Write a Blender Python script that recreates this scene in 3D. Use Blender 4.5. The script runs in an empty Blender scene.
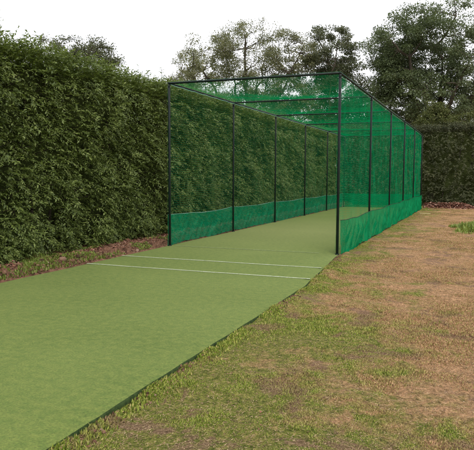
import bpy, math, random
import numpy as np
from mathutils import Vector, Matrix
random.seed(7); rng = np.random.default_rng(11)
S = bpy.context.scene; C = S.collection

# ------------------------------------------------------------------ numbers (metres)
W, H, BAY, NB = 3.66, 3.46, 3.63, 5
L = BAY * NB
GZ = -0.035                     # lawn level; the playing mat lies at z = 0

# ------------------------------------------------------------------ helpers
def tag(o, label=None, cat=None, group=None, kind=None):
    if label: o['label'] = label
    if cat: o['category'] = cat
    if group: o['group'] = group
    if kind: o['kind'] = kind
    return o

def empty(name, loc=(0, 0, 0)):
    o = bpy.data.objects.new(name, None); C.objects.link(o); o.location = loc
    o.empty_display_size = .3
    return o

def mesh(name, V, F, mat, parent=None, smooth=False, mats=None):
    """V (n,3), F list of int arrays (m,k) of quads and/or tris -> one mesh object"""
    V = np.asarray(V, dtype=np.float32)
    if isinstance(F, np.ndarray): F = [F]
    F = [np.asarray(f, dtype=np.int32) for f in F if len(f)]
    me = bpy.data.meshes.new(name)
    me.vertices.add(len(V)); me.vertices.foreach_set('co', V.ravel())
    idx = np.concatenate([f.ravel() for f in F])
    sizes = np.concatenate([np.full(len(f), f.shape[1], dtype=np.int32) for f in F])
    starts = np.concatenate([[0], np.cumsum(sizes)[:-1]]).astype(np.int32)
    me.loops.add(len(idx)); me.loops.foreach_set('vertex_index', idx)
    me.polygons.add(len(sizes)); me.polygons.foreach_set('loop_start', starts)
    me.polygons.foreach_set('loop_total', sizes)
    if smooth: me.polygons.foreach_set('use_smooth', np.ones(len(sizes), dtype=bool))
    me.update(calc_edges=True); me.validate()
    me.materials.append(mat)
    o = bpy.data.objects.new(name, me); C.objects.link(o)
    if parent is not None: o.parent = parent
    return o

def hash3(i, j, k, seed):
    n = (i * 374761393 + j * 668265263 + k * 2147483647 + seed * 1274126177) & 0xffffffff
    n = ((n ^ (n >> 13)) * 1274126177) & 0xffffffff
    n = (n ^ (n >> 16)) & 0xffffff
    return n / float(0xffffff)

def noise(P, scale=1., seed=0):
    """value noise, -1..1"""
    P = np.asarray(P, float) * scale + 1000.
    I = np.floor(P).astype(np.int64); f = P - I; f = f * f * (3 - 2 * f)
    r = 0
    for dx in (0, 1):
        for dy in (0, 1):
            for dz in (0, 1):
                w = (f[:, 0] if dx else 1 - f[:, 0]) * (f[:, 1] if dy else 1 - f[:, 1]) * (f[:, 2] if dz else 1 - f[:, 2])
                r = r + w * hash3(I[:, 0] + dx, I[:, 1] + dy, I[:, 2] + dz, seed)
    return r * 2 - 1

def fbm(P, scale=1., seed=0, octv=3):
    r = 0; a = 1.; t = 0
    for k in range(octv):
        r = r + a * noise(P, scale * 2 ** k, seed + k * 17); t += a; a *= .5
    return r / t

def grid_faces(nu, nv, off=0):
    a = (np.arange(nu - 1)[:, None] * nv + np.arange(nv - 1)[None, :]).ravel() + off
    return np.stack([a, a + nv, a + nv + 1, a + 1], 1)

def tubes(lines, radii, sides=5, cap=False):
    """list of (n,3) polylines + (n,) radii -> V, F"""
    VV, FF = [], []; off = 0
    for P, r in zip(lines, radii):
        P = np.asarray(P, float); n = len(P); r = np.broadcast_to(np.asarray(r, float), (n,))
        T = np.gradient(P, axis=0); T /= np.linalg.norm(T, axis=1)[:, None] + 1e-9
        ref = np.array([0, 0, 1.]) if abs(T[0, 2]) < .9 else np.array([1., 0, 0])
        A = np.cross(T, ref); A /= np.linalg.norm(A, axis=1)[:, None] + 1e-9
        B = np.cross(T, A)
        ang = np.arange(sides) * 2 * math.pi / sides
        ring = P[:, None] + r[:, None, None] * (np.cos(ang)[None, :, None] * A[:, None] + np.sin(ang)[None, :, None] * B[:, None])
        VV.append(ring.reshape(-1, 3))
        i = np.arange(n - 1)[:, None] * sides; k = np.arange(sides)[None, :]; k2 = (k + 1) % sides
        FF.append(np.stack([i + k, i + k2, i + sides + k2, i + sides + k], 2).reshape(-1, 4) + off)
        off += n * sides
        if cap:
            for base in (off - n * sides, off - sides):
                VV.append(P[0 if base == off - n * sides else -1][None]); c = off; off += 1
                kk = np.arange(sides)
                f = np.stack([np.full(sides, c), base + kk, base + (kk + 1) % sides, np.full(sides, c)], 1)
                # triangles stored as degenerate-free tris below
                FF.append(f[:, :3])
            # order offsets: both caps appended after ring block
    quads = [f for f in FF if f.shape[1] == 4]; tris = [f for f in FF if f.shape[1] == 3]
    out = [np.concatenate(quads)]
    if tris: out.append(np.concatenate(tris))
    return np.concatenate(VV), out

def pipe(name, a, b, r, mat, parent, sides=14):
    a, b = np.array(a, float), np.array(b, float); n = 2
    T = (b - a) / np.linalg.norm(b - a)
    ref = np.array([0, 0, 1.]) if abs(T[2]) < .9 else np.array([1., 0, 0])
    A = np.cross(T, ref); A /= np.linalg.norm(A); B = np.cross(T, A)
    ang = np.arange(sides) * 2 * math.pi / sides
    c = np.cos(ang)[:, None] * A + np.sin(ang)[:, None] * B
    V = np.concatenate([a + c * (r - .003), a + T * .003 + c * r, b - T * .003 + c * r, b + c * (r - .003), [a], [b]])
    F = []
    for s in range(3):
        k = np.arange(sides); k2 = (k + 1) % sides
        F.append(np.stack([s * sides + k, s * sides + k2, (s + 1) * sides + k2, (s + 1) * sides + k], 1))
    k = np.arange(sides); k2 = (k + 1) % sides
    t = np.concatenate([np.stack([np.full(sides, 4 * sides), k2, k], 1), np.stack([np.full(sides, 4 * sides + 1), 3 * sides + k, 3 * sides + k2], 1)])
    return mesh(name, V, [np.concatenate(F), t], mat, parent, smooth=False)

# ------------------------------------------------------------------ node helpers
def new_mat(name):
    m = bpy.data.materials.new(name); m.use_nodes = True
    nt = m.node_tree; nt.nodes.clear()
    out = nt.nodes.new('ShaderNodeOutputMaterial')
    return m, nt, out
def N(nt, typ, **kw):
    n = nt.nodes.new(typ)
    for k, v in kw.items():
        if k in n.inputs: n.inputs[k].default_value = v
        else: setattr(n, k, v)
    return n
def ramp(nt, fac, stops, interp='LINEAR'):
    r = nt.nodes.new('ShaderNodeValToRGB'); r.color_ramp.interpolation = interp
    e = r.color_ramp.elements
    while len(e) > 1: e.remove(e[0])
    e[0].position = stops[0][0]; e[0].color = (*stops[0][1], 1) if len(stops[0][1]) == 3 else stops[0][1]
    for p, c in stops[1:]:
        x = e.new(p); x.color = (*c, 1)
    nt.links.new(fac, r.inputs[0]); return r.outputs[0]
def mixc(nt, f, a, b, mode='MIX'):
    m = nt.nodes.new('ShaderNodeMix'); m.data_type = 'RGBA'; m.blend_type = mode; m.clamp_factor = True
    for s, v in ((m.inputs[0], f), (m.inputs[6], a), (m.inputs[7], b)):
        if isinstance(v, bpy.types.NodeSocket): nt.links.new(v, s)
        elif isinstance(v, (int, float)): s.default_value = v
        else: s.default_value = (*v, 1)
    return m.outputs[2]
def tex(nt, scale, detail=4, rough=.55, vec=None, dist=0.):
    n = nt.nodes.new('ShaderNodeTexNoise'); n.inputs['Scale'].default_value = scale
    n.inputs['Detail'].default_value = detail; n.inputs['Roughness'].default_value = rough
    n.inputs['Distortion'].default_value = dist
    if vec is None:
        g = nt.nodes.new('ShaderNodeNewGeometry'); vec = g.outputs['Position']
    nt.links.new(vec, n.inputs['Vector']); return n.outputs[0]
def math_(nt, op, a, b=0., clamp=False):
    m = nt.nodes.new('ShaderNodeMath'); m.operation = op; m.use_clamp = clamp
    for s, v in ((m.inputs[0], a), (m.inputs[1], b)):
        if isinstance(v, bpy.types.NodeSocket): nt.links.new(v, s)
        else: s.default_value = v
    return m.outputs[0]
def bump(nt, h, strength, dist=.02):
    b = nt.nodes.new('ShaderNodeBump'); b.inputs['Strength'].default_value = strength; b.inputs['Distance'].default_value = dist
    nt.links.new(h, b.inputs['Height']); return b.outputs[0]
def principled(nt, out, col, rough=.6, normal=None, spec=.5, metal=0., sheen=0.):
    p = nt.nodes.new('ShaderNodeBsdfPrincipled')
    if isinstance(col, bpy.types.NodeSocket): nt.links.new(col, p.inputs['Base Color'])
    else: p.inputs['Base Color'].default_value = (*col, 1)
    if isinstance(rough, bpy.types.NodeSocket): nt.links.new(rough, p.inputs['Roughness'])
    else: p.inputs['Roughness'].default_value = rough
    p.inputs['Specular IOR Level'].default_value = spec; p.inputs['Metallic'].default_value = metal
    p.inputs['Sheen Weight'].default_value = sheen
    if normal is not None: nt.links.new(normal, p.inputs['Normal'])
    if out is not None: nt.links.new(p.outputs[0], out.inputs[0])
    return p

def leaf_mat(name, stops, rough=.5, transl=.25, tint=None, spec=.4, big=.5):
    m, nt, out = new_mat(name)
    g = nt.nodes.new('ShaderNodeNewGeometry')
    rnd = g.outputs['Random Per Island']
    f = math_(nt, 'ADD', math_(nt, 'MULTIPLY', rnd, .65), math_(nt, 'MULTIPLY', tex(nt, big, 3), .5))
    f = math_(nt, 'SUBTRACT', f, .08, True)
    col = ramp(nt, f, stops)
    p = principled(nt, None, col, rough, spec=spec)
    t = nt.nodes.new('ShaderNodeBsdfTranslucent'); nt.links.new(mixc(nt, .35, col, (.14, .2, .02)), t.inputs[0])
    mx = nt.nodes.new('ShaderNodeMixShader'); mx.inputs[0].default_value = transl
    nt.links.new(p.outputs[0], mx.inputs[1]); nt.links.new(t.outputs[0], mx.inputs[2]); nt.links.new(mx.outputs[0], out.inputs[0])
    return m

def bark_mat(name, a, b):
    m, nt, out = new_mat(name)
    c = ramp(nt, tex(nt, 6, 6, .65), [(.3, a), (.7, b)])
    principled(nt, out, c, .9, bump(nt, tex(nt, 25, 5), .6), spec=.2)
    return m

# ------------------------------------------------------------------ materials
M = {}
M['hedge'] = leaf_mat('hedge_leaf', [(0, (.045, .066, .016)), (.3, (.1, .145, .03)), (.6, (.165, .22, .048)), (.86, (.27, .32, .095)), (.97, (.37, .28, .09))], .48, .38, spec=.45, big=.9)
M['back_hedge'] = leaf_mat('back_hedge_leaf', [(0, (.025, .03, .015)), (.4, (.055, .064, .028)), (.75, (.1, .108, .048)), (1, (.19, .15, .08))], .6, .12, spec=.3, big=.8)
M['oak'] = leaf_mat('oak_leaf', [(0, (.05, .07, .035)), (.4, (.1, .135, .062)), (.8, (.155, .19, .09)), (1, (.24, .25, .12))], .5, .35, spec=.35, big=.3)
M['dark_tree'] = leaf_mat('dark_tree_leaf', [(0, (.055, .065, .04)), (.5, (.11, .125, .07)), (1, (.2, .19, .11))], .5, .35, spec=.35, big=.3)
M['pale_tree'] = leaf_mat('pale_tree_leaf', [(0, (.1, .11, .055)), (.5, (.19, .2, .1)), (1, (.34, .31, .18))], .5, .42, spec=.4, big=.3)
M['bush'] = leaf_mat('bush_leaf', [(0, (.05, .065, .02)), (.5, (.1, .12, .035)), (1, (.2, .19, .06))], .5, .3, spec=.35, big=.8)
M['bark'] = bark_mat('bark', (.03, .025, .018), (.09, .075, .055))
M['twig'] = bark_mat('twig_wood', (.018, .015, .01), (.05, .04, .028))

# steel tube, powder coated dark green
m, nt, out = new_mat('dark_green_steel')
c = ramp(nt, tex(nt, 14, 5), [(.35, (.003, .009, .007)), (.7, (.006, .015, .012))])
principled(nt, out, c, ramp(nt, tex(nt, 9, 3), [(.3, (.35,) * 3), (.8, (.6,) * 3)]), bump(nt, tex(nt, 60, 3), .1, .002), spec=.22)
M['steel'] = m

m, nt, out = new_mat('galvanised'); principled(nt, out, ramp(nt, tex(nt, 40, 3), [(.3, (.2, .2, .2)), (.7, (.35, .35, .34))]), .5, metal=.6); M['galv'] = m
def net_mat(name, a, b, transl, transp=0., scale=2.):
    m, nt, out = new_mat(name)
    c = ramp(nt, tex(nt, scale, 4), [(.3, a), (.7, b)])
    p = principled(nt, None, c, .75, spec=.08)
    t = nt.nodes.new('ShaderNodeBsdfTranslucent'); nt.links.new(c, t.inputs[0])
    mx = nt.nodes.new('ShaderNodeMixShader'); mx.inputs[0].default_value = transl
    nt.links.new(p.outputs[0], mx.inputs[1]); nt.links.new(t.outputs[0], mx.inputs[2])
    last = mx.outputs[0]
    if transp:
        # tight weave: the tiny holes between the threads, in the cloth's own coordinates
        tc = nt.nodes.new('ShaderNodeNewGeometry')
        v = nt.nodes.new('ShaderNodeTexVoronoi'); v.inputs['Scale'].default_value = 140; nt.links.new(tc.outputs['Position'], v.inputs['Vector'])
        hole = math_(nt, 'LESS_THAN', v.outputs['Distance'], transp)
        tr = nt.nodes.new('ShaderNodeBsdfTransparent')
        m2 = nt.nodes.new('ShaderNodeMixShader'); nt.links.new(hole, m2.inputs[0]); nt.links.new(last, m2.inputs[1]); nt.links.new(tr.outputs[0], m2.inputs[2])
        last = m2.outputs[0]
    nt.links.new(last, out.inputs[0])
    return m
M['net'] = net_mat('green_netting', (.0, .4, .16), (.006, .53, .23), .55)
M['skirt'] = net_mat('green_woven_skirt', (.0, .2, .07), (.004, .31, .11), .4, .34, 4)
M['skirt_thin'] = net_mat('thin_green_woven_skirt', (.0, .22, .1), (.004, .34, .16), .35, .44, 5)
M['rope'] = net_mat('pale_green_rope', (.14, .34, .27), (.28, .48, .4), .1)

# playing mat
m, nt, out = new_mat('artificial_turf')
big = tex(nt, .7, 4, .6); mid = tex(nt, 13, 6, .8); fine = tex(nt, 60, 6, .85)
c = ramp(nt, big, [(.3, (.082, .13, .02)), (.7, (.112, .162, .031))])
c = mixc(nt, ramp(nt, mid, [(.4, (0, 0, 0)), (.62, (.6, .6, .6))]), c, (.185, .22, .045))
c = mixc(nt, .85, c, ramp(nt, fine, [(.3, (.45, .48, .45)), (.5, (1, 1, 1)), (.7, (1.6, 1.55, 1.5))]), 'MULTIPLY')
gp = nt.nodes.new('ShaderNodeNewGeometry'); sp = nt.nodes.new('ShaderNodeSeparateXYZ'); nt.links.new(gp.outputs['Position'], sp.inputs[0])
# paler, yellower pile in the front half of the net, fading both ways
pale_band = math_(nt, 'MULTIPLY', math_(nt, 'SUBTRACT', 1., math_(nt, 'ABSOLUTE', math_(nt, 'DIVIDE', math_(nt, 'SUBTRACT', sp.outputs[1], 4.5), 6.)), True), math_(nt, 'ADD', mid, .2), True)
c = mixc(nt, math_(nt, 'MULTIPLY', pale_band, .55), c, (.27, .28, .1))
principled(nt, out, c, .85, bump(nt, math_(nt, 'ADD', fine, math_(nt, 'MULTIPLY', mid, .6)), .5, .01), spec=.12, sheen=.06)
M['turf'] = m
m, nt, out = new_mat('mat_edge_backing')
principled(nt, out, ramp(nt, tex(nt, 30, 4), [(.3, (.02, .035, .012)), (.7, (.05, .08, .025))]), .9, spec=.1)
M['backing'] = m
m, nt, out = new_mat('white_line_pile')
n1 = tex(nt, 60, 4, .7)
principled(nt, out, mixc(nt, ramp(nt, n1, [(.45, (0, 0, 0)), (.62, (1, 1, 1))]), (.46, .5, .36), (.24, .31, .13)), .85, bump(nt, tex(nt, 190, 3), .4, .01), spec=.2)
M['line'] = m
m, nt, out = new_mat('worn_line_pile')
principled(nt, out, mixc(nt, ramp(nt, n1 if False else tex(nt, 25, 5, .7), [(.35, (0, 0, 0)), (.6, (1, 1, 1))]), (.3, .35, .18), (.17, .23, .07)), .85, spec=.2)
M['line_worn'] = m

# lawn: one dryness field shared by the ground and the grass blades
def dryness(nt):
    g = nt.nodes.new('ShaderNodeNewGeometry'); s = nt.nodes.new('ShaderNodeSeparateXYZ'); nt.links.new(g.outputs['Position'], s.inputs[0])
    cx = nt.nodes.new('ShaderNodeCombineXYZ'); nt.links.new(s.outputs[0], cx.inputs[0]); nt.links.new(s.outputs[1], cx.inputs[1])
    a = tex(nt, .55, 5, .6, cx.outputs[0], .6); b = tex(nt, 3.4, 6, .72, cx.outputs[0], .5)
    f = math_(nt, 'ADD', math_(nt, 'MULTIPLY', a, 1.1), math_(nt, 'MULTIPLY', b, 1.))
    f = math_(nt, 'ADD', f, math_(nt, 'MULTIPLY', math_(nt, 'MINIMUM', math_(nt, 'ADD', s.outputs[1], 4.), 5.), .034))
    f = math_(nt, 'ADD', f, math_(nt, 'MULTIPLY', math_(nt, 'MINIMUM', math_(nt, 'SUBTRACT', s.outputs[0], 5.1), 1.6), .2))
    soil = ramp(nt, tex(nt, 1.5, 6, .75, cx.outputs[0], .8), [(.535, (0, 0, 0)), (.6, (1, 1, 1))])
    return math_(nt, 'SUBTRACT', math_(nt, 'MULTIPLY', f, 4.4), 4., True), cx.outputs[0], soil
m, nt, out = new_mat('patchy_lawn_ground')
d, v2, soil = dryness(nt)
n3 = tex(nt, 17, 8, .85, v2); n4 = tex(nt, 60, 5, .8, v2)
green = ramp(nt, n3, [(.38, (.05, .06, .012)), (.47, (.13, .15, .03)), (.54, (.22, .22, .05)), (.62, (.42, .32, .12))])
dry = ramp(nt, n3, [(.38, (.13, .075, .035)), (.47, (.34, .205, .1)), (.55, (.53, .305, .16)), (.63, (.73, .47, .27))])
c = mixc(nt, d, green, dry)
c = mixc(nt, 1., c, ramp(nt, n4, [(.38, (.55, .55, .55)), (.5, (1, 1, 1)), (.62, (1.45, 1.45, 1.45))]), 'MULTIPLY')
c = mixc(nt, math_(nt, 'MULTIPLY', soil, .85), c, ramp(nt, n4, [(.38, (.07, .04, .025)), (.5, (.22, .13, .082)), (.62, (.42, .27, .18))]))
principled(nt, out, c, .95, bump(nt, math_(nt, 'ADD', n4, n3), .8, .03), spec=.1)
M['lawn'] = m
m, nt, out = new_mat('grass_blade')
d, v2, soil = dryness(nt)
g = nt.nodes.new('ShaderNodeNewGeometry'); rnd = g.outputs['Random Per Island']
green = ramp(nt, rnd, [(0, (.07, .105, .012)), (.45, (.19, .26, .03)), (.8, (.38, .42, .075)), (1, (.52, .42, .17))])
dry = ramp(nt, rnd, [(0, (.16, .1, .045)), (.4, (.43, .255, .13)), (.7, (.65, .425, .235)), (.85, (.36, .34, .1)), (1, (.24, .26, .05))])
c = mixc(nt, d, green, dry)
c = mixc(nt, math_(nt, 'MULTIPLY', soil, .8), c, ramp(nt, rnd, [(0, (.11, .065, .038)), (.6, (.34, .21, .13)), (1, (.32, .32, .08))]))
p = principled(nt, None, c, .6, spec=.3)
t = nt.nodes.new('ShaderNodeBsdfTranslucent'); nt.links.new(c, t.inputs[0])
mx = nt.nodes.new('ShaderNodeMixShader'); mx.inputs[0].default_value = .25
nt.links.new(p.outputs[0], mx.inputs[1]); nt.links.new(t.outputs[0], mx.inputs[2]); nt.links.new(mx.outputs[0], out.inputs[0])
M['blade'] = m
M['weed'] = leaf_mat('weed_leaf', [(0, (.1, .14, .025)), (.5, (.19, .26, .045)), (1, (.3, .33, .08))], .5, .3, spec=.35, big=2)
m, nt, out = new_mat('loose_soil')
n1 = tex(nt, 7, 6, .7); n2 = tex(nt, 55, 4, .7)
c = ramp(nt, n1, [(.3, (.06, .03, .02)), (.5, (.2, .105, .065)), (.7, (.36, .2, .135))])
principled(nt, out, c, .95, bump(nt, math_(nt, 'ADD', n1, n2), 1., .03), spec=.1)
M['soil'] = m
m, nt, out = new_mat('clod_soil')
g = nt.nodes.new('ShaderNodeNewGeometry')
c = ramp(nt, g.outputs['Random Per Island'], [(0, (.06, .035, .024)), (.6, (.17, .09, .056)), (.95, (.25, .145, .095)), (1, (.32, .22, .16))])
principled(nt, out, c, .95, bump(nt, tex(nt, 60, 4), 1., .02), spec=.1)
M['clod'] = m
m, nt, out = new_mat('dead_leaf')
g = nt.nodes.new('ShaderNodeNewGeometry')
c = ramp(nt, g.outputs['Random Per Island'], [(0, (.09, .04, .026)), (.5, (.23, .1, .065)), (.85, (.34, .17, .12)), (1, (.5, .38, .3))])
principled(nt, out, c, .8, spec=.2)
M['litter'] = m
m, nt, out = new_mat('straw_stalk')
g = nt.nodes.new('ShaderNodeNewGeometry')
principled(nt, out, ramp(nt, g.outputs['Random Per Island'], [(0, (.13, .08, .045)), (.5, (.32, .21, .115)), (1, (.55, .41, .24))]), .8, spec=.2)
M['straw'] = m
m, nt, out = new_mat('pale_strip')
principled(nt, out, ramp(nt, tex(nt, 12, 4), [(.3, (.42, .34, .16)), (.7, (.6, .5, .27))]), .7)
M['strip'] = m

# ------------------------------------------------------------------ sky, sun, camera
wd = bpy.data.worlds.new('World'); S.world = wd; wd.use_nodes = True
nt = wd.node_tree; nt.nodes.clear()
SUN_EL, SUN_AZ = math.radians(52), math.radians(150)      # azimuth measured clockwise from +Y
sky = nt.nodes.new('ShaderNodeTexSky'); sky.sky_type = 'NISHITA'; sky.sun_disc = False
sky.sun_elevation = SUN_EL; sky.sun_rotation = SUN_AZ; sky.dust_density = 3.; sky.air_density = 1.2
tc = nt.nodes.new('ShaderNodeTexCoord')
cl = tex(nt, 1.6, 5, .55, tc.outputs['Generated'])
cloud = ramp(nt, cl, [(.3, (8.6, 8.6, 9.2)), (.7, (11., 10.9, 11.2))])
bg = nt.nodes.new('ShaderNodeBackground'); bg.inputs[1].default_value = .1
nt.links.new(mixc(nt, .9, sky.outputs[0], cloud), bg.inputs[0])      # a closed white cloud layer over the clear sky
wo = nt.nodes.new('ShaderNodeOutputWorld'); nt.links.new(bg.outputs[0], wo.inputs[0])
sd = bpy.data.lights.new('sun', 'SUN'); sd.energy = 1.2; sd.angle = math.radians(14); sd.color = (1, .95, .87)
so = bpy.data.objects.new('sun', sd); C.objects.link(so)
dirv = Vector((math.sin(SUN_AZ) * math.cos(SUN_EL), math.cos(SUN_AZ) * math.cos(SUN_EL), math.sin(SUN_EL)))
so.rotation_euler = dirv.to_track_quat('Z', 'Y').to_euler(); so.location = dirv * 30

cam = bpy.data.cameras.new('camera'); co = bpy.data.objects.new('camera', cam); C.objects.link(co); S.camera = co
fpx, yaw, pitch, roll, CX, CY, CZ = 599.66, -.3809, -.082, -.0039, 6.1503, -11.4505, 1.5141
cam.sensor_width = 36; cam.lens = 36 * fpx / 474; cam.clip_end = 3000; cam.clip_start = .05
fw = Vector((math.sin(yaw) * math.cos(pitch), math.cos(yaw) * math.cos(pitch), math.sin(pitch)))
rt = Vector((math.cos(yaw), -math.sin(yaw), 0)); dn = -rt.cross(fw)
r2 = math.cos(roll) * rt + math.sin(roll) * dn; d2 = -math.sin(roll) * rt + math.cos(roll) * dn
Mx = Matrix((r2, -d2, -fw)).transposed().to_4x4(); Mx.translation = (CX, CY, CZ); co.matrix_world = Mx
S.view_settings.view_transform = 'Standard'; S.view_settings.look = 'None'; S.view_settings.gamma = 1
S.view_settings.exposure = 0.58
S.render.engine = 'CYCLES'; S.cycles.max_bounces = 8; S.cycles.transparent_max_bounces = 24

# ------------------------------------------------------------------ ground
def right_edge(y):
    y = np.asarray(y, float)
    t = np.clip((y + 3.5) / 3.3, 0, 1)
    w = .004 * noise(np.stack([y, y * 0, y * 0], 1), 1.3, 5) + .005 * noise(np.stack([y, y * 0, y * 0], 1), 6, 6)
    return 3.97 - .28 * t + w
def lawn_h(x, y):
    P = np.stack([x, y, np.zeros_like(x)], 1)
    edge = np.clip((x - 4.05) / .8, 0, 1)
    h = GZ + .03 * fbm(P, .7, 3) * edge + .022 * fbm(P, 5, 9, 2) * np.clip((x - 3.7) / .3, 0, 1)
    g = x - right_edge(y)
    return h + np.clip((g + .01) / .03, 0, 1) * (.018 + .012 * noise(P, 4, 63) - .02 * np.clip((-5.5 - y) / 2, 0, 1)) * np.exp(-(g / .12) ** 2) * (y < 1) + np.clip(g / .05, 0, 1) * .03 * np.exp(-((g - .16) / .09) ** 2) * np.clip(.3 + noise(P * np.array([0, 1, 0]), 1.7, 61), 0, 1)
xs = np.concatenate([[-900, -200, -60, -20, -8], np.arange(-4, 3.6, .8), np.arange(3.6, 4.3, .025), np.arange(4.3, 10.5, .06), [11, 13, 17, 25, 60, 200, 900]])
ys = np.concatenate([[-900, -200, -60, -25], np.arange(-14, 8, .07), np.arange(8, 22, .2), [23, 25, 30, 45, 80, 200, 900]])
X, Y = np.meshgrid(xs, ys, indexing='ij')
inside = ((X > 3.6) & (X < 10.5) & (Y > -14) & (Y < 22)).ravel()
Z = np.where(inside, lawn_h(X.ravel(), Y.ravel()), GZ)
mesh('ground', np.stack([X.ravel(), Y.ravel(), Z], 1), grid_faces(len(xs), len(ys)), M['lawn'], smooth=True)
tag(bpy.data.objects['ground'], kind='structure')

def left_edge(y):
    y = np.asarray(y, float)
    return -.05 + .015 * noise(np.stack([y, y * 0, y * 0], 1), .9, 8)

# playing mat: top surface, rolled edge; three crease lines on it
pitch_ = empty('cricket_mat', (1.9, -2, GZ))
yy = np.arange(-14, L + .45, .12); nu = 26
el, er = left_edge(yy), right_edge(yy)
u = np.linspace(0, 1, nu)
PX = el[:, None] + (er - el)[:, None] * u[None]
PY = np.repeat(yy[:, None], nu, 1)
PZ = .004 * fbm(np.stack([PX.ravel(), PY.ravel(), PX.ravel() * 0], 1), 1.1, 21).reshape(PX.shape)
PZ[:, 0] -= .008; PZ[:, -1] -= .008
def shift(V, o): return np.asarray(V) - np.array(o)
mo = (1.9, -2, GZ)
mesh('turf_surface', shift(np.stack([PX.ravel(), PY.ravel(), PZ.ravel()], 1), mo), grid_faces(len(yy), nu), M['turf'], pitch_, True)
V = []; 
for side in (0, -1):
    s = 1 if side == -1 else -1
    for (dx, z) in ((0, None), (.008, -.02), (.004, -.09)):
        zz = PZ[:, side] - .0005 if z is None else np.full(len(yy), z)
        V.append(np.stack([PX[:, side] + s * dx, yy, zz], 1))
n = len(yy)
F = []
for b in (0, 3):
    for k in (0, 1):
        i = np.arange(n - 1) + (b + k) * n
        F.append(np.stack([i, i + 1, i + 1 + n, i + n], 1))
mesh('edge_backing', shift(np.concatenate(V), mo), np.concatenate(F), M['backing'], pitch_)
for (y0, w, x0, x1, mt, lb) in ((-2.93, .055, -.03, 3.9, 'line', None), (-1.83, .055, -.03, 3.8, 'line', None), (0.02, .05, .12, 3.3, 'line_worn', 'faint worn white line nearest the net opening')):
    xx = np.linspace(x0, x1, 90)
    w1 = w * (.5 + .06 * rng.standard_normal(90)); yc = y0 + .006 * noise(np.stack([xx, xx * 0, xx * 0], 1), 1.2, 30)
    zz = .009 + .004 * 0
    def hz(x, y): return .004 * fbm(np.stack([x, y, x * 0], 1), 1.1, 21) + .0045
    A = np.stack([xx, yc - w1, hz(xx, yc - w1)], 1); B = np.stack([xx, yc + w1, hz(xx, yc + w1)], 1)
    V = np.stack([A, B], 1).reshape(-1, 3)
    o = mesh('crease_line', shift(V, mo), grid_faces(90, 2), M[mt], pitch_)
    if lb: o['label'] = lb
tag(pitch_, 'long green artificial turf cricket strip with white crease lines running into the net', 'cricket mat')

# soil bank between the mat and the hedge
xs = np.linspace(-1.6, -.07, 42); ys = np.arange(-13, 21, .045)
X, Y = np.meshgrid(xs, ys, indexing='ij'); x, y = X.ravel(), Y.ravel()
P = np.stack([x, y, x * 0], 1)
t = (x + .07) / -1.53
prof = np.clip(t / .1, 0, 1) * (.085 + .075 * np.exp(-((t - .17) / .1) ** 2))
nn = fbm(P, 3.2, 41, 3)
z = -.03 + prof * (1 + .95 * nn) + .03 * np.clip(t / .08, 0, 1) * fbm(P, 11, 44, 2)
o = mesh('soil_bank', np.stack([x + .03 * noise(P, 6, 2) * np.clip(t / .1, 0, 1), y, z], 1), grid_faces(len(xs), len(ys)), M['soil'], smooth=True)
tag(o, kind='structure')

# ------------------------------------------------------------------ scattering templates
def instances(Tv, Tf, pos, rot, scl):
    """template verts (k,3), faces (m,f); pos (n,3), rot (n,3,3), scl (n,)"""
    n, k = len(pos), len(Tv)
    V = np.einsum('nij,kj->nki', rot, Tv) * np.asarray(scl)[:, None, None] + pos[:, None]
    F = Tf[None] + (np.arange(n) * k)[:, None, None]
    return V.reshape(-1, 3), F.reshape(-1, Tf.shape[1])
def frame(d, up=None, roll=None):
    """rotation with local +Y along d, local Z as near `up` as possible"""
    d = d / (np.linalg.norm(d, axis=1)[:, None] + 1e-9)
    n = len(d)
    if up is None: up = rng.standard_normal((n, 3))
    x = np.cross(d, up); x /= np.linalg.norm(x, axis=1)[:, None] + 1e-9
    z = np.cross(x, d)
    return np.stack([x, d, z], 2)
# one leaf: folded along its midrib, pointed, curving down (length 1)
LV = np.array([[0, 0, 0], [-.2, .35, .05], [0, .4, 0], [.2, .35, .05], [-.13, .75, -.02], [0, .78, -.06], [.13, .75, -.02], [0, 1, -.16]])
LQ = np.array([[1, 2, 5, 4], [2, 3, 6, 5]]); LT = np.array([[0, 2, 1], [0, 3, 2], [4, 5, 7], [5, 6, 7]])
# cheap leaf for far crowns
LV2 = np.array([[0, 0, 0], [-.3, .5, .06], [0, 1, -.08], [.3, .5, .06]]); LQ2 = np.array([[0, 3, 2, 1]])
LT2 = np.array([[0, 2, 1], [0, 3, 2]])

def sprig_leaves(base, d, length, nleaf, lsize):
    """leaves set alternately along drooping sprigs -> pos, rot, scale and stem lines"""
    n = len(base)
    t = np.linspace(.12, 1, nleaf)[None, :, None]
    droop = np.zeros((n, nleaf, 3)); droop[..., 2] = -(t[..., 0] ** 2) * length[:, None] * .35
    p = base[:, None] + d[:, None] * t * length[:, None, None] + droop
    side = np.cross(d, np.array([0, 0, 1.])[None]); side /= np.linalg.norm(side, axis=1)[:, None] + 1e-6
    sg = np.where(np.arange(nleaf) % 2 == 0, 1., -1.)[None, :, None]
    ld = d[:, None] * .8 + side[:, None] * sg * .75 + rng.standard_normal((n, nleaf, 3)) * .28
    ld[..., 2] -= .3
    up = np.array([0, 0, 1.]) + d[:, None] * .7 + rng.standard_normal((n, nleaf, 3)) * .35
    sc = lsize * rng.uniform(.45, 1.25, (n, nleaf)) * rng.uniform(.75, 1.2, (n, 1))
    return p.reshape(-1, 3), frame(ld.reshape(-1, 3), up.reshape(-1, 3)), sc.ravel(), p

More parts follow.
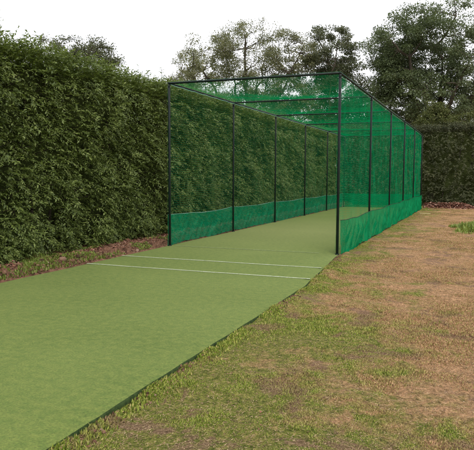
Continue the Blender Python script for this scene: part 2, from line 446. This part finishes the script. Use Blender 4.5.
def leaves_mesh(name, pos, rot, sc, mat, parent, cheap=False):
    if cheap:
        V, F = instances(LV2, LT2, pos, rot, sc); return mesh(name, V, F, mat, parent)
    V, Fq = instances(LV, LQ, pos, rot, sc)
    n, k = len(pos), len(LV)
    Ft = (LT[None] + (np.arange(n) * k)[:, None, None]).reshape(-1, 3)
    return mesh(name, V, [Fq, Ft], mat, parent)

# ------------------------------------------------------------------ hedges
def hedge_bulge(s, z, seed):
    P = np.stack([s, z, s * 0], 1)
    return .15 * noise(P, .75, seed) + .16 * noise(P, 1.9, seed + 3) + .12 * noise(P, 4.2, seed + 5)

def make_hedge(name, axis, face, s0, s1, top, thick, density, lsize, mat, seed, label, cutoff=None):
    """axis 'y': long in y, visible face looks to +x.  axis 'x': long in x, face looks to -y"""
    root = empty(name, ((face - thick / 2, (s0 + s1) / 2, GZ) if axis == 'y' else ((s0 + s1) / 2, face + thick / 2, GZ)))
    o3 = np.array(root.location)
    def w(s, out, z):         # out = distance outward from the face plane
        return np.stack([face + out, s, z], 1) if axis == 'y' else np.stack([s, face - out, z], 1)
    outv = np.array([1., 0, 0]) if axis == 'y' else np.array([0, -1., 0])
    alv = np.array([0, 1., 0]) if axis == 'y' else np.array([1., 0, 0])
    # face sprigs
    n = int((s1 - s0) * top * density)
    s = rng.uniform(s0, s1, n); z = rng.uniform(0.02, top, n) ; z = np.where(rng.random(n) < .08, rng.uniform(0.02, .5, n), z)
    cs = fbm(np.stack([s, z, s * 0], 1), 2.3, seed + 9, 2)
    keep = cs > -.52 + rng.uniform(-.1, .1, n); s, z = s[keep], z[keep]; n = len(s)
    depth = rng.uniform(0, 1, n) ** 1.1 * .36
    out = hedge_bulge(s, z, seed) - depth - .1 * np.clip((z - top + .4) / .4, 0, 1) ** 2 - .1 * np.clip(.35 - z, 0, .35) / .35
    base = w(s, out, z)
    up = rng.normal(.0, .38, n) + np.where(z > top - .35, .7, 0)
    d = outv[None] * rng.uniform(.5, 1.1, n)[:, None] + alv[None] * rng.normal(0, .55, n)[:, None]; d[:, 2] = up
    d /= np.linalg.norm(d, axis=1)[:, None]
    ln = rng.uniform(.14, .3, n)
    # top sprigs
    nt_ = int((s1 - s0) * thick * density * 2.2)
    s2 = rng.uniform(s0, s1, nt_); o2 = -rng.uniform(0, thick, nt_)
    zt = top + .09 * noise(np.stack([s2, o2, s2 * 0], 1), .8, seed + 2) + .07 * noise(np.stack([s2, o2, s2 * 0], 1), 3, seed + 4) - rng.uniform(0, .42, nt_)
    b2 = w(s2, o2, zt)
    dd = rng.normal(0, .55, (nt_, 3)); dd[:, 2] = 1; dd += outv[None] * .15; dd /= np.linalg.norm(dd, axis=1)[:, None]
    l2 = rng.uniform(.14, .34, nt_) * np.where(rng.random(nt_) < .05, 1.7, 1)
    base = np.concatenate([base, b2]); d = np.concatenate([d, dd]); ln = np.concatenate([ln, l2])
    base = base - o3
    pos, rot, sc, pl = sprig_leaves(base, d, ln, 9, lsize)
    fo = leaves_mesh('foliage', pos, rot, sc, mat, root)
    # upright stems and twigs inside, seen in the gaps
    lines, rad = [], []
    for sx in np.arange(s0 + .2, s1, .42):
        sx += random.uniform(-.12, .12); zz = np.linspace(0, top - .35, 7)
        q = w(sx + .08 * np.sin(zz * 2 + sx * 7), -.5 + .05 * np.cos(zz * 3 + sx), zz); lines.append(q - o3); rad.append(np.linspace(.045, .015, 7))
        for k in range(9):
            z0 = random.uniform(.15, top - .4); tt = np.linspace(0, 1, 4); dz = random.uniform(0, .4); da = random.uniform(-.35, .35)
            q = w(sx + da * tt, -.5 + .5 * tt, z0 + dz * tt); lines.append(q - o3); rad.append(np.linspace(.012, .004, 4))
    V, F = tubes(lines, rad, 5)
    mesh('stems', V, F, M['twig'], root)
    # dense twiggy core
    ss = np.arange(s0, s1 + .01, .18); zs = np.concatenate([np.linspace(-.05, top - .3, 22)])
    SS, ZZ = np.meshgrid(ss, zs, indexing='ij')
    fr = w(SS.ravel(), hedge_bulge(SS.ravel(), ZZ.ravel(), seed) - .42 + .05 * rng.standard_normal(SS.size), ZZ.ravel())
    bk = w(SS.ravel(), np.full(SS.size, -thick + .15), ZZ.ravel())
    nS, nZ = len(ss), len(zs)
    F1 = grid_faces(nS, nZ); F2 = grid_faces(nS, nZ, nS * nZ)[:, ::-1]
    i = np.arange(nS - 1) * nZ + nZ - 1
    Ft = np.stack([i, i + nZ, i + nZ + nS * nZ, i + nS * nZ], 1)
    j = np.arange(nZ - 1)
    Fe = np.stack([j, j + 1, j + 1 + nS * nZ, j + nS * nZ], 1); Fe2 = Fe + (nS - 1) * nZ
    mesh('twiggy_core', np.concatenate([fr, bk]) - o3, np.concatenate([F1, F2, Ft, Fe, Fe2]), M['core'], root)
    tag(root, label, 'hedge')
    return root
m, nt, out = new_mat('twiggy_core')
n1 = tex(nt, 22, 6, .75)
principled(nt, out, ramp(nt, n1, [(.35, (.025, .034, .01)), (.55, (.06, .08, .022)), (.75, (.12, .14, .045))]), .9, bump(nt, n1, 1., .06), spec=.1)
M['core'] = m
make_hedge('leafy_hedge', 'y', -1.0, -9.5, 22.8, 3.76, 1.5, 290, .064, M['hedge'], 50,
           'tall clipped bright green hedge running along the left side of the mat and net')
make_hedge('leafy_hedge', 'x', 21.3, -1.2, 13., 4.12, 1.4, 120, .08, M['back_hedge'], 80,
           'dark brownish green clipped hedge closing the far end behind the net')

# ------------------------------------------------------------------ trees
def ray(u, v, dist):
    """point at horizontal depth `dist` in front of the camera for photo pixel (u,v)"""
    q = fw + r2 * ((u - 237) / fpx) + d2 * ((v - 225) / fpx)
    k = dist / math.hypot(q.x, q.y)
    return np.array([CX + q.x * k, CY + q.y * k, CZ + q.z * k])

def make_tree(name, base, crowns, nclump, crad, leaves, lsize, mat, label, cat='tree', group=None, trunk_r=.3, seed=0, nlimb=7, gap=-.1, gapscale=.4, fork=.35):
    """crowns: list of (centre xyz, radii xyz, weight) ellipsoids; clumps fill their shells unevenly"""
    rs = np.random.default_rng(seed)
    root = empty(name, base); b = np.array(base, float)
    pts = []
    wts = np.array([c[2] for c in crowns], float); wts /= wts.sum()
    tries = 0
    while len(pts) < nclump and tries < nclump * 60:
        tries += 1
        c, r, _ = crowns[rs.choice(len(crowns), p=wts)]
        v = rs.standard_normal(3); v /= np.linalg.norm(v); q = np.array(c) + v * np.array(r) * rs.uniform(.25, 1) ** .5
        if noise(q[None], gapscale, seed)[0] < gap: continue
        pts.append(q)
    pts = np.array(pts)
    # trunk and limbs
    cen = np.average(np.array([c[0] for c in crowns]), axis=0, weights=wts)
    lo = pts[:, 2].min()
    forkz = b[2] + (cen[2] - b[2]) * fork
    fp = np.array([b[0] + .3 * (cen[0] - b[0]), b[1] + .3 * (cen[1] - b[1]), forkz])
    lines, rad, nodes, nrad = [], [], [], []
    tt = np.linspace(0, 1, 8)[:, None]
    tr = b + (fp - b) * tt + np.concatenate([.12 * np.sin(tt * 5 + seed), .1 * np.cos(tt * 4 + seed) - .1, tt * 0], 1) * tt
    flare = 1 + .5 * np.exp(-tt[:, 0] * 9)
    lines.append(tr); rad.append(trunk_r * flare * (1 - .25 * tt[:, 0]))
    # farthest-point choice of limb goals
    goals = [pts[np.argmax(pts[:, 2])]]
    dm = np.linalg.norm(pts - goals[0], axis=1)
    for k in range(nlimb - 1):
        i = np.argmax(dm); goals.append(pts[i]); dm = np.minimum(dm, np.linalg.norm(pts - pts[i], axis=1))
    for gl in goals:
        st = tr[-1 - rs.integers(0, 3)]
        m_ = (st + gl) / 2 + rs.normal(0, .06, 3) * np.linalg.norm(gl - st) + np.array([0, 0, .12 * np.linalg.norm((gl - st)[:2])])
        t = np.linspace(0, 1, 12)[:, None]
        q = (1 - t) ** 2 * st + 2 * t * (1 - t) * m_ + t ** 2 * gl
        q[1:-1] += rs.normal(0, .018, (10, 3)) * np.linalg.norm(gl - st)
        r = trunk_r * .55 * (1 - t[:, 0]) ** .8 + .025
        lines.append(q); rad.append(r); nodes.append(q[2:]); nrad.append(r[2:])
    for rnd_ in range(2):
        nod = np.concatenate(nodes); nr = np.concatenate(nrad)
        sel = pts[rs.permutation(len(pts))[:(len(pts) // 6 if rnd_ == 0 else len(pts))]]
        for q1 in sel:
            d = np.linalg.norm(nod - q1, axis=1) + .5 * np.maximum(0, nod[:, 2] - q1[2])
            i = np.argmin(d)
            if d[i] < .15: continue
            st = nod[i]; t = np.linspace(0, 1, 7)[:, None]; ll = np.linalg.norm(q1 - st)
            m_ = (st + q1) / 2 + rs.normal(0, .12, 3) * ll
            q = (1 - t) ** 2 * st + 2 * t * (1 - t) * m_ + t ** 2 * q1
            q[1:-1] += rs.normal(0, .025, (5, 3)) * ll
            r0 = min(nr[i] * .6, .02 + .03 * ll); r = r0 * (1 - t[:, 0]) + .008
            lines.append(q); rad.append(r)
            if rnd_ == 0: nodes.append(q[2:]); nrad.append(r[2:])
    V, F = tubes(lines, rad, 7)
    mesh('trunk', V - b, F, M['bark'], root, True)
    # leaves
    cnt = rs.poisson(leaves, len(pts))
    ctr = np.repeat(pts, cnt, 0); rr = np.repeat(crad * rs.uniform(.6, 1.25, len(pts)), cnt)
    v = rs.standard_normal((len(ctr), 3)); v /= np.linalg.norm(v, axis=1)[:, None]
    off = v * (rr * rs.uniform(0, 1, len(ctr)) ** .45)[:, None]; off[:, 2] *= .6
    pos = ctr + off
    d = v + rs.standard_normal((len(ctr), 3)) * .7; d[:, 2] -= .25
    up = rs.standard_normal((len(ctr), 3)) * .6; up[:, 2] += 1
    leaves_mesh('crown', pos - b, frame(d, up), lsize * rs.uniform(.6, 1.3, len(ctr)), mat, root, cheap=True)
    tag(root, label, cat, group)
    return root

def ground_at(u, dist):
    p = ray(u, 200, dist); return (p[0], p[1], GZ)
def ell(u, v, dist, rx, rz, wt, ry=None):
    p = ray(u, v, dist); return (tuple(p), (rx, ry or rx, rz), wt)

TG = 'trees beyond the hedges'
# pixel scale at depth D: 1 photo px = D/600 m
D = 44
make_tree('broadleaf_tree', ground_at(440, D),
          [ell(412, 52, D, 3.4, 3., 3), ell(452, 46, D, 4., 3.4, 3.6), ell(392, 76, D - 1, 1.3, 1.8, 1.), ell(398, 56, D, 1.4, 1.5, .9), ell(440, 96, D - 1, 3.6, 1.9, 2.2), ell(492, 80, D, 3.2, 3.8, 2), ell(400, 106, D, 2.4, 1.7, 1.3)],
          640, .58, 175, .125, M['oak'], 'big dark spreading tree with thick visible limbs above the far hedge at the right', group=TG, trunk_r=.36, seed=5, nlimb=12, gap=-.2, gapscale=.9, fork=.45)
D = 48
make_tree('broadleaf_tree', ground_at(332, D),
          [ell(331, 54, D, 2.3, 2.3, 2.2), ell(316, 76, D, 2.3, 1.9, 1.3), ell(345, 88, D, 2.2, 2.2, 1.4), ell(368, 122, D, 2.8, 1.6, 1.2)],
          260, .58, 190, .13, M['dark_tree'], 'dark tree rising behind the top corner of the net frame', group=TG, trunk_r=.24, seed=13, nlimb=8, gap=-.4, gapscale=.7, fork=.5)
D = 46
make_tree('broadleaf_tree', ground_at(243, D),
          [ell(206, 60, D, 2.4, 2., 1.6), ell(250, 56, D, 3.4, 2.8, 3.), ell(287, 60, D, 2.3, 2.4, 1.8), ell(232, 88, D, 3.8, 1.7, 1.8), ell(285, 100, D, 2.8, 1.8, 1.4)],
          560, .5, 92, .11, M['pale_tree'], 'airy pale olive tree with sky showing through behind the net roof', group=TG, trunk_r=.2, seed=23, nlimb=13, gap=-.5, gapscale=.8, fork=.45)
D = 38
make_tree('broadleaf_tree', ground_at(190, D),
          [ell(188, 70, D, 1., 1.3, 1), ell(184, 90, D, 1.3, 1.2, 1)],
          90, .34, 90, .09, M['pale_tree'], 'small thin tree behind the top left corner of the net frame', group=TG, trunk_r=.1, seed=31, nlimb=5, gap=-.5, gapscale=1., fork=.5)
D = 26
make_tree('broadleaf_tree', ground_at(85, D),
          [ell(95, 54, D, 1.15, .55, 2), ell(78, 48, D, 1.1, .55, 1.5), ell(110, 62, D, .5, .35, .8), ell(55, 50, D, 1.2, .6, 1)],
          150, .26, 75, .07, M['dark_tree'], 'small dark tree poking above the left hedge left of the net', group=TG, trunk_r=.08, seed=37, nlimb=7, gap=-.5, gapscale=1.3, fork=.7)
D = 38
make_tree('leafy_shrub', ground_at(440, D),
          [ell(434, 124, D, 1.15, .8, 1.5), ell(437, 112, D, .6, .7, 1), ell(455, 127, D, 1.2, .6, 1.), ell(470, 122, D, 1., .6, .8)],
          230, .24, 120, .085, M['bush'], 'pale yellow green shrub just above the far hedge at the right', 'shrub', trunk_r=.08, seed=41, nlimb=6, gap=-.7, gapscale=1., fork=.5)
D = 50
make_tree('broadleaf_tree', ground_at(385, D),
          [ell(385, 114, D, 3.4, 2.2, 1), ell(350, 120, D, 3.4, 1.8, 1), ell(305, 118, D, 3.6, 1.8, 1), ell(258, 112, D, 3.8, 1.8, 1), ell(450, 128, D, 4, 1.6, 1), ell(410, 134, D, 4, 1.5, 1), ell(340, 136, D, 4.5, 1.5, 1.2)],
          600, .6, 150, .14, M['dark_tree'], 'low dark spread of tree foliage seen through the net roof', group=TG, trunk_r=.25, seed=43, nlimb=9, gap=-.6, gapscale=.6, fork=.5)

# slender shoots standing out of the hedge top beside the net
for k, (u_, hgt, sd_) in enumerate(((148, .5, 1), (163, .6, 2))):
    p = ray(u_, 80, 15.2); rs = np.random.default_rng(sd_)
    r = empty('hedge_shoot', (p[0], p[1], 3.2)); zz = np.linspace(0, hgt + .35, 8)
    q = np.stack([.05 * np.sin(zz * 3 + sd_), .03 * zz, zz], 1)
    V, F = tubes([q], [np.linspace(.008, .003, 8)], 5); mesh('stem', V, F, M['twig'], r)
    nl = 34; zt = rs.uniform(.3, hgt + .38, nl); a = rs.uniform(0, 6.28, nl)
    pos = np.stack([.05 * np.sin(zt * 3 + sd_), .03 * zt, zt], 1)
    d = np.stack([np.cos(a), np.sin(a), rs.uniform(.1, .7, nl)], 1)
    leaves_mesh('leaves', pos, frame(d, np.tile([0, 0, 1.], (nl, 1))), rs.uniform(.06, .12, nl), M['hedge'], r)
    tag(r, ['short leafy shoot sticking out of the hedge top left of the net', 'tall leafy shoot sticking up beside the top left corner of the net'][k], 'shoot', 'shoots above the hedge')

# ------------------------------------------------------------------ the net cage
cage = empty('cricket_net', (0, 0, 0))
R_ = .0235
for side, x in ((0, 0.), (1, W)):
    for k in range(NB + 1):
        pipe('post', (x, k * BAY, GZ - .02), (x, k * BAY, H - R_ - .001), R_ if k else .0265, M['steel'], cage)
        # ground collar
        pipe('ground_socket', (x, k * BAY, GZ - .03), (x, k * BAY, GZ + .05), .04, M['steel'], cage)
        # corner clamp: a sleeve on the post head with two short sockets and a bolt
        pipe('corner_clamp', (x, k * BAY, H - .1), (x, k * BAY, H - .045), R_ + .003, M['steel'], cage)
        pipe('clamp_bolt', (x - .05, k * BAY - .004, H - .082), (x + .05, k * BAY - .004, H - .082), .006, M['galv'], cage, 6)
    pipe('side_rail', (x, -.03, H), (x, L + .03, H), .021, M['steel'], cage)
for k in range(NB + 1):
    pipe('cross_bar', (.02, k * BAY, H + (.001)), (W - .02, k * BAY, H + .001), .017 if k else .023, M['steel'], cage)

def netting(name, fn, s_len, t_len, cell, rad, parent, seed, sides=3):
    ns, nt_ = int(s_len / cell) + 1, int(t_len / cell) + 1
    s = np.linspace(0, s_len, ns); t = np.linspace(0, t_len, nt_)
    Sg, Tg = np.meshgrid(s, t, indexing='ij')
    Pn = fn(Sg.ravel(), Tg.ravel(), seed).reshape(ns, nt_, 3)
    def strands(G):      # G (lines, n, 3): all lines at once
        Lc, n, _ = G.shape
        T = np.gradient(G, axis=1); T /= np.linalg.norm(T, axis=2)[..., None] + 1e-9
        ref = np.array([.31, .52, .8]); A = np.cross(T, ref); A /= np.linalg.norm(A, axis=2)[..., None]; B = np.cross(T, A)
        ang = np.arange(sides) * 2 * math.pi / sides
        ring = G[:, :, None] + rad * (np.cos(ang)[None, None, :, None] * A[:, :, None] + np.sin(ang)[None, None, :, None] * B[:, :, None])
        base = (np.arange(Lc) * n * sides)[:, None, None]; i = (np.arange(n - 1) * sides)[None, :, None]
        k = np.arange(sides)[None, None]; k2 = (k + 1) % sides
        F = np.stack([base + i + k, base + i + k2, base + i + sides + k2, base + i + sides + k], 3).reshape(-1, 4)
        return ring.reshape(-1, 3), F
    V1, F1 = strands(Pn); V2, F2 = strands(np.ascontiguousarray(Pn.transpose(1, 0, 2)))
    return mesh(name, np.concatenate([V1, V2]), np.concatenate([F1, F2 + len(V1)]), M['net'], parent, True)

def side_fn(x0, sgn, bot):
    def fn(s, t, seed):
        y = .01 + s; z = H - .03 - t
        hang = np.sin(math.pi * np.clip(t / (H - bot), 0, 1))
        bay = np.abs(np.sin(math.pi * s / BAY))
        P = np.stack([s, t, s * 0], 1)
        x = x0 + sgn * (.04 + hang * bay * (.02 + .035 * noise(P, .8, seed)) + .012 * noise(P, 3.5, seed + 1))
        z = z - .035 * bay * np.clip(t, 0, 1) + .02 * noise(P, 1.6, seed + 2) * np.clip(t * 3, 0, 1) + .012 * noise(P, 6, seed + 3) * np.clip(t * 3, 0, 1)
        y = y + .022 * noise(P, 1.9, seed + 4) * hang + .01 * noise(P, 7, seed + 5) * hang
        return np.stack([x, y, z], 1)
    return fn
netting('side_netting', side_fn(0, -1, .1), L, H - .1, .05, .001, cage, 5)
netting('side_netting', side_fn(W, -1, .1), L, H - .1, .05, .00145, cage, 15)
def roof_fn(s, t, seed):
    P = np.stack([s, t, s * 0], 1)
    bay = np.abs(np.sin(math.pi * s / BAY)); cr = np.sin(math.pi * t / W)
    z = H + .03 - (.1 + .04 * noise(P, .5, seed)) * bay * cr ** .7 + .02 * noise(P, 2.5, seed + 1) * cr * bay
    return np.stack([t + .015 * noise(P, 2, seed + 3) * cr, s + .02 * noise(P, 2, seed + 2) * bay, z], 1)
netting('roof_netting', roof_fn, L, W, .05, .0013, cage, 25)
def back_fn(s, t, seed):
    P = np.stack([s, t, s * 0], 1)
    hang = np.sin(math.pi * np.clip(t / H, 0, 1))
    return np.stack([s, L + .03 + .05 * hang * np.sin(math.pi * s / W) + .01 * noise(P, 3, seed), H - .03 - t + .015 * noise(P, 2, seed + 2) * np.clip(t * 3, 0, 1)], 1)
netting('back_netting', back_fn, W, H - .08, .05, .0017, cage, 35)

def skirt(x0, sgn, top, seed, lab=None, fold=.022):
    ys = np.arange(.0, L, .035); ts = np.linspace(0, 1, 22)
    Yg, Tg = np.meshgrid(ys, ts, indexing='ij'); y, t = Yg.ravel(), Tg.ravel()
    P1 = np.stack([y, y * 0, y * 0], 1)
    bay = np.abs(np.sin(math.pi * y / BAY))
    zt = top - .035 * bay + .012 * noise(P1, 1.7, seed)
    zb = GZ + .03 + .025 * noise(P1, 1.3, seed + 1) + .012 * noise(P1, 6, seed + 5)
    z = zt + (zb - zt) * t
    w = y * 1.9 + t * 1.1                                        # creases run slantwise down the cloth
    Pw = np.stack([w * 2.2, t * .9, y * 0], 1)
    amp = np.clip(t * 2.5, .12, 1) * np.clip(bay * 3, .3, 1)
    f = fold * noise(Pw, 1.6, seed + 2) + fold * .55 * noise(Pw, 3.7, seed + 3) + fold * .25 * noise(Pw, 8, seed + 4)
    x = x0 + sgn * (.05 + bay * .03 * np.sin(math.pi * np.clip(t, 0, 1)) + f * amp + .03 * np.clip(t - .75, 0, 1) * 4 * .5)
    o = mesh('skirt', np.stack([x, y + .01, z], 1), grid_faces(len(ys), len(ts)), M['skirt' if sgn > 0 else 'skirt_thin'], cage, True)
    if lab: o['label'] = lab
    # hem rope along the top of the skirt
    i0 = 0
    q = np.stack([x.reshape(Yg.shape)[:, 0] , ys + .01, zt.reshape(Yg.shape)[:, 0] + .004], 1)
    V, F = tubes([q], [np.full(len(q), .0055)], 5); mesh('hem_rope', V, F, M['rope'] if sgn < 0 else M['steel'], cage, True)
skirt(0, -1, .66, 61)
skirt(W, 1, .66, 71, 'bright green creased skirt along the foot of the right netting', .06)
xs = np.linspace(0.02, W - .02, 80); ts = np.linspace(0, 1, 14)
Xg, Tg = np.meshgrid(xs, ts, indexing='ij'); P = np.stack([Xg.ravel() * 2.5, Tg.ravel(), Xg.ravel() * 0], 1)
mesh('skirt', np.stack([Xg.ravel(), L + .075 + .025 * noise(P, 1.5, 3), .66 + (GZ + .03 - .66) * Tg.ravel()], 1), grid_faces(80, 14), M['skirt'], cage, True)
# head ropes lacing the nets to the rails
for x, dx in ((0, .012), (W, -.012)):
    yy_ = np.arange(0, L, .12); sgm = np.abs(np.sin(math.pi * yy_ / .6))
    q = np.stack([x + dx * 2.6 + 0 * yy_, yy_, H - .028 - .008 * sgm], 1)
    V, F = tubes([q], [np.full(len(q), .008)], 5); mesh('head_rope', V, F, M['rope'], cage, True)
tag(cage, 'long green cricket practice net on a dark steel frame, open at the front', 'cricket net')

# ------------------------------------------------------------------ grass, soil clods, dead leaves
BV = np.array([[-.2, 0, 0], [.2, 0, 0], [-.15, .2, .55], [.15, .2, .55], [0, .42, 1.]]); BF = np.array([[0, 1, 3], [0, 3, 2], [2, 3, 4]])
def blades(x, y, z, h):
    n = len(x); a = rng.uniform(0, 2 * math.pi, n); ca, sa = np.cos(a), np.sin(a); o0 = np.zeros(n)
    lean = rng.normal(0, .8, n)
    Rz = np.stack([np.stack([ca, -sa, o0], 1), np.stack([sa, ca, o0], 1), np.stack([o0, o0, o0 + 1], 1)], 1)
    cl_, sl_ = np.cos(lean), np.sin(lean)
    Rx = np.stack([np.stack([o0 + 1, o0, o0], 1), np.stack([o0, cl_, -sl_], 1), np.stack([o0, sl_, cl_], 1)], 1)
    return instances(BV, BF, np.stack([x, y, z], 1), Rz @ Rx, h)
# density falls with distance from the viewer's side of the lawn
nb = 1300000
yb = -9.2 + (rng.random(nb) ** 2.4) * 30; xb = 3.68 + np.where(rng.random(nb) < .82, rng.random(nb) * 2.75, 2.75 + rng.random(nb) * 2.2)
P = np.stack([xb, yb, xb * 0], 1)
dn_ = fbm(P, 1.1, 91, 3) * .9 + fbm(P, 5, 95, 2) * .6
ok = (xb > right_edge(yb) + .0) & (rng.random(nb) < np.clip(.85 + 1. * dn_ - .025 * (yb + 5), .42, 1)) & ((yb < 0) | (xb > W + .1))
xb, yb, dn_ = xb[ok], yb[ok], dn_[ok]
hb = (.006 + .0085 * rng.random(len(xb))) * (1 + 1.1 * np.clip(dn_, -.6, 1)) * (1 + .03 * np.clip(yb + 8, 0, 12))
# longer unmown fringe against the mat edge
nf = 20000; yf = rng.uniform(-10.5, 0, nf); xf = right_edge(yf) + np.abs(rng.normal(.05, .05, nf)) + .015
kf = fbm(np.stack([yf, yf * 0, yf * 0], 1), 2.5, 99, 2) > -.15; yf, xf = yf[kf], xf[kf]
V, F = blades(np.concatenate([xb, xf]), np.concatenate([yb, yf]), lawn_h(np.concatenate([xb, xf]), np.concatenate([yb, yf])) - .002, np.concatenate([hb, rng.uniform(.012, .034, len(xf))]))
tag(mesh('grass', V, F, M['blade']), 'short patchy green and straw coloured grass on the lawn right of the mat', 'grass', kind='stuff')
# green grass tufts on the soil bank
def bank_z(x, y):
    P = np.stack([x, y, x * 0], 1); t = (x + .07) / -1.53
    prof = np.clip(t / .1, 0, 1) * (.085 + .075 * np.exp(-((t - .17) / .1) ** 2))
    return -.03 + prof * (1 + .95 * fbm(P, 3.2, 41, 3)) + .03 * np.clip(t / .08, 0, 1) * fbm(P, 11, 44, 2)
n = 75000; yb = rng.uniform(-9, 6, n); xb = rng.uniform(-1.15, -.12, n)
P = np.stack([xb, yb, xb * 0], 1); k = (fbm(P, 1.5, 111, 2) - .02 * (yb + 4) - .55 * np.clip((yb + 1.6) / 1.5, 0, 1) + .2 * np.clip(-.3 - xb, 0, .5)) > -.12
xb, yb = xb[k], yb[k]
V, F = blades(xb, yb, bank_z(xb, yb) - .003, rng.uniform(.02, .06, len(xb)))
tag(mesh('bank_grass', V, F, M['weed']), 'tufts of fresh green grass on the soil bank below the left hedge', 'grass', kind='stuff')
# clods: lumpy low-poly stones of earth
import bmesh
bm = bmesh.new(); bmesh.ops.create_icosphere(bm, subdivisions=2, radius=1)
IV = np.array([v.co[:] for v in bm.verts]); IF = np.array([[v.index for v in f.verts] for f in bm.faces]); bm.free()
IV = IV * (1 + .4 * noise(IV, 1.4, 7)[:, None] + .35 * noise(IV, 3.3, 8)[:, None])
def clods(name, x, y, z, r, mat, label):
    n = len(x); q = rng.standard_normal((n, 3)); Rr = frame(q)
    Rr = Rr * rng.uniform(.6, 1.2, (n, 1, 3)); V, F = instances(IV, IF, np.stack([x, y, z], 1), Rr, r)
    return tag(mesh(name, V, F, mat, smooth=False), label, name.split('_')[-1], kind='stuff')
n = 9000; y = rng.uniform(-9, 14, n); x = -.12 - np.abs(rng.normal(0, .22, n)); r = np.minimum(rng.lognormal(-4.5, .6, n), .06)
k = x > -1.1; x, y, r = x[k], y[k], r[k]
clods('soil_clods', x, y, bank_z(x, y) - r * .15, r, M['clod'], 'loose lumps of dug brown soil along the left edge of the mat')
n = 900; y = rng.uniform(-9, 0, n); x = right_edge(y) + np.abs(rng.normal(0, .07, n)); kk = noise(np.stack([y, y * 0, y * 0], 1), 1.4, 77) > .15; x, y = x[kk], y[kk]
r = rng.uniform(.004, .016, len(x)); clods('edge_clods', x, y, lawn_h(x, y) + r * .1, r, M['clod'], 'dark crumbs of soil along the right edge of the mat')

def litter(name, x, y, z, size, label):
    n = len(x); a = rng.uniform(0, 2 * math.pi, n)
    d = np.stack([np.cos(a), np.sin(a), rng.normal(0, .25, n)], 1); up = rng.normal(0, .35, (n, 3)); up[:, 2] += 1
    V, F = instances(LV2, LT2, np.stack([x, y, z], 1), frame(d, up), size)
    return tag(mesh(name, V, F, M['litter']), label, 'dead leaves', kind='stuff')
n = 16000; y = rng.uniform(-9, 20.5, n); x = -.2 - rng.random(n) ** .8 * 1.; k = noise(np.stack([x, y, x * 0], 1), 1.2, 121) > -.35 - .5 * (y > -2.2); x, y = x[k], y[k]
litter('dead_leaves', x, y, bank_z(x, y) + rng.uniform(.004, .03, len(x)), rng.uniform(.03, .06, len(x)), 'reddish brown dead leaves under the left hedge')
n = 15000; x = rng.uniform(3.7, 9.5, n); y = 20.9 - np.abs(rng.normal(0, .8, n)) - .8 * rng.random(n) * (noise(np.stack([x, x * 0, x * 0], 1), .9, 3) + .3)
hh = .26 * np.exp(-((y - 20.2) / .6) ** 2) * (.6 + .5 * noise(np.stack([x, y, x * 0], 1), 1.3, 6))
litter('leaf_litter', x, y, GZ + hh * rng.random(n) + .01, rng.uniform(.06, .12, n), 'band of brown leaf litter at the foot of the far hedge')
n = 1500; x = rng.uniform(3.9, 9, n); y = rng.uniform(-9, 18, n); k = x > right_edge(y) + .05; x, y = x[k], y[k]
litter('scattered_leaves', x, y, lawn_h(x, y) + .008, rng.uniform(.012, .026, len(x)), 'small dry leaves scattered over the lawn right of the net')

n = 120000; y = -9.2 + rng.random(n) ** 2 * 22; x = 3.9 + rng.random(n) * 3.2; a = rng.uniform(0, 6.283, n); ln = rng.uniform(.006, .02, n)
kk = x > right_edge(y) + .03; x, y, a, ln = x[kk], y[kk], a[kk], ln[kk]; n = len(x)
SV = np.array([[-.06, 0, 0], [.06, 0, 0], [.16, 1, .12], [.08, 1, .12], [-.05, .5, .15]]); SF = np.array([[0, 1, 4], [1, 2, 4], [2, 3, 4], [3, 0, 4]])
d = np.stack([np.cos(a), np.sin(a), rng.normal(.05, .12, n)], 1)
V, F = instances(SV, SF, np.stack([x, y, lawn_h(x, y) + .003], 1), frame(d, np.tile([0, 0, 1.], (n, 1))), ln)
tag(mesh('straw', V, F, M['straw']), 'dry straw stalks lying flat on the worn lawn', 'straw', kind='stuff')
# low green weed clump on the right
cp = (6.15, 7.5, GZ)
r = empty('weed_clump', cp); n = 1500; a = rng.uniform(0, 6.283, n); rr = np.sqrt(rng.random(n)); wob = 1 + .35 * np.sin(3 * a + 1) + .2 * np.sin(5 * a); xw = rr * wob * np.cos(a) * .7; yw = rr * wob * np.sin(a) * 1.4
V, F = blades(xw, yw, np.zeros(n) , rng.uniform(.05, .3, n) ** 1. * (1.1 - .8 * rr)); mesh('blades', V, F, M['weed'], r)
n = 900; a = rng.uniform(0, 6.283, n); rr = np.sqrt(rng.random(n)) * .95 * (1 + .3 * np.sin(3 * a + 1))
d = np.stack([np.cos(a), np.sin(a), rng.uniform(.2, 1, n)], 1)
leaves_mesh('leaves', np.stack([rr * np.cos(a) * .62, rr * np.sin(a) * 1.3, rng.uniform(.01, .26, n) * np.clip(1.1 - .8 * rr, .1, 1)], 1), frame(d, np.tile([0, 0, 1.], (n, 1))), rng.uniform(.03, .07, n), M['weed'], r)
tag(r, 'low clump of fresh green weeds on the dry lawn near the right edge', 'weeds')

# small pale strip lying by the net
q = ray(425, 214, 25); k_ = (CZ - GZ) / (CZ - q[2]); px, py = CX + (q[0] - CX) * k_, CY + (q[1] - CY) * k_
bm = bmesh.new(); bmesh.ops.create_cube(bm, size=1)
for v in bm.verts: v.co.x *= .42; v.co.y *= .09; v.co.z *= .02; v.co.y += .02 * math.cos(v.co.x * 6)
bmesh.ops.bevel(bm, geom=bm.edges[:], offset=.004, segments=2)
me = bpy.data.meshes.new('pale_strip'); bm.to_mesh(me); bm.free(); me.materials.append(M['strip'])
o = bpy.data.objects.new('pale_strip', me); C.objects.link(o); o.location = (px, py, GZ + .02); o.rotation_euler = (.02, .03, .15)
tag(o, 'small pale yellow strip lying on the dry grass near the far right of the net', 'strip')
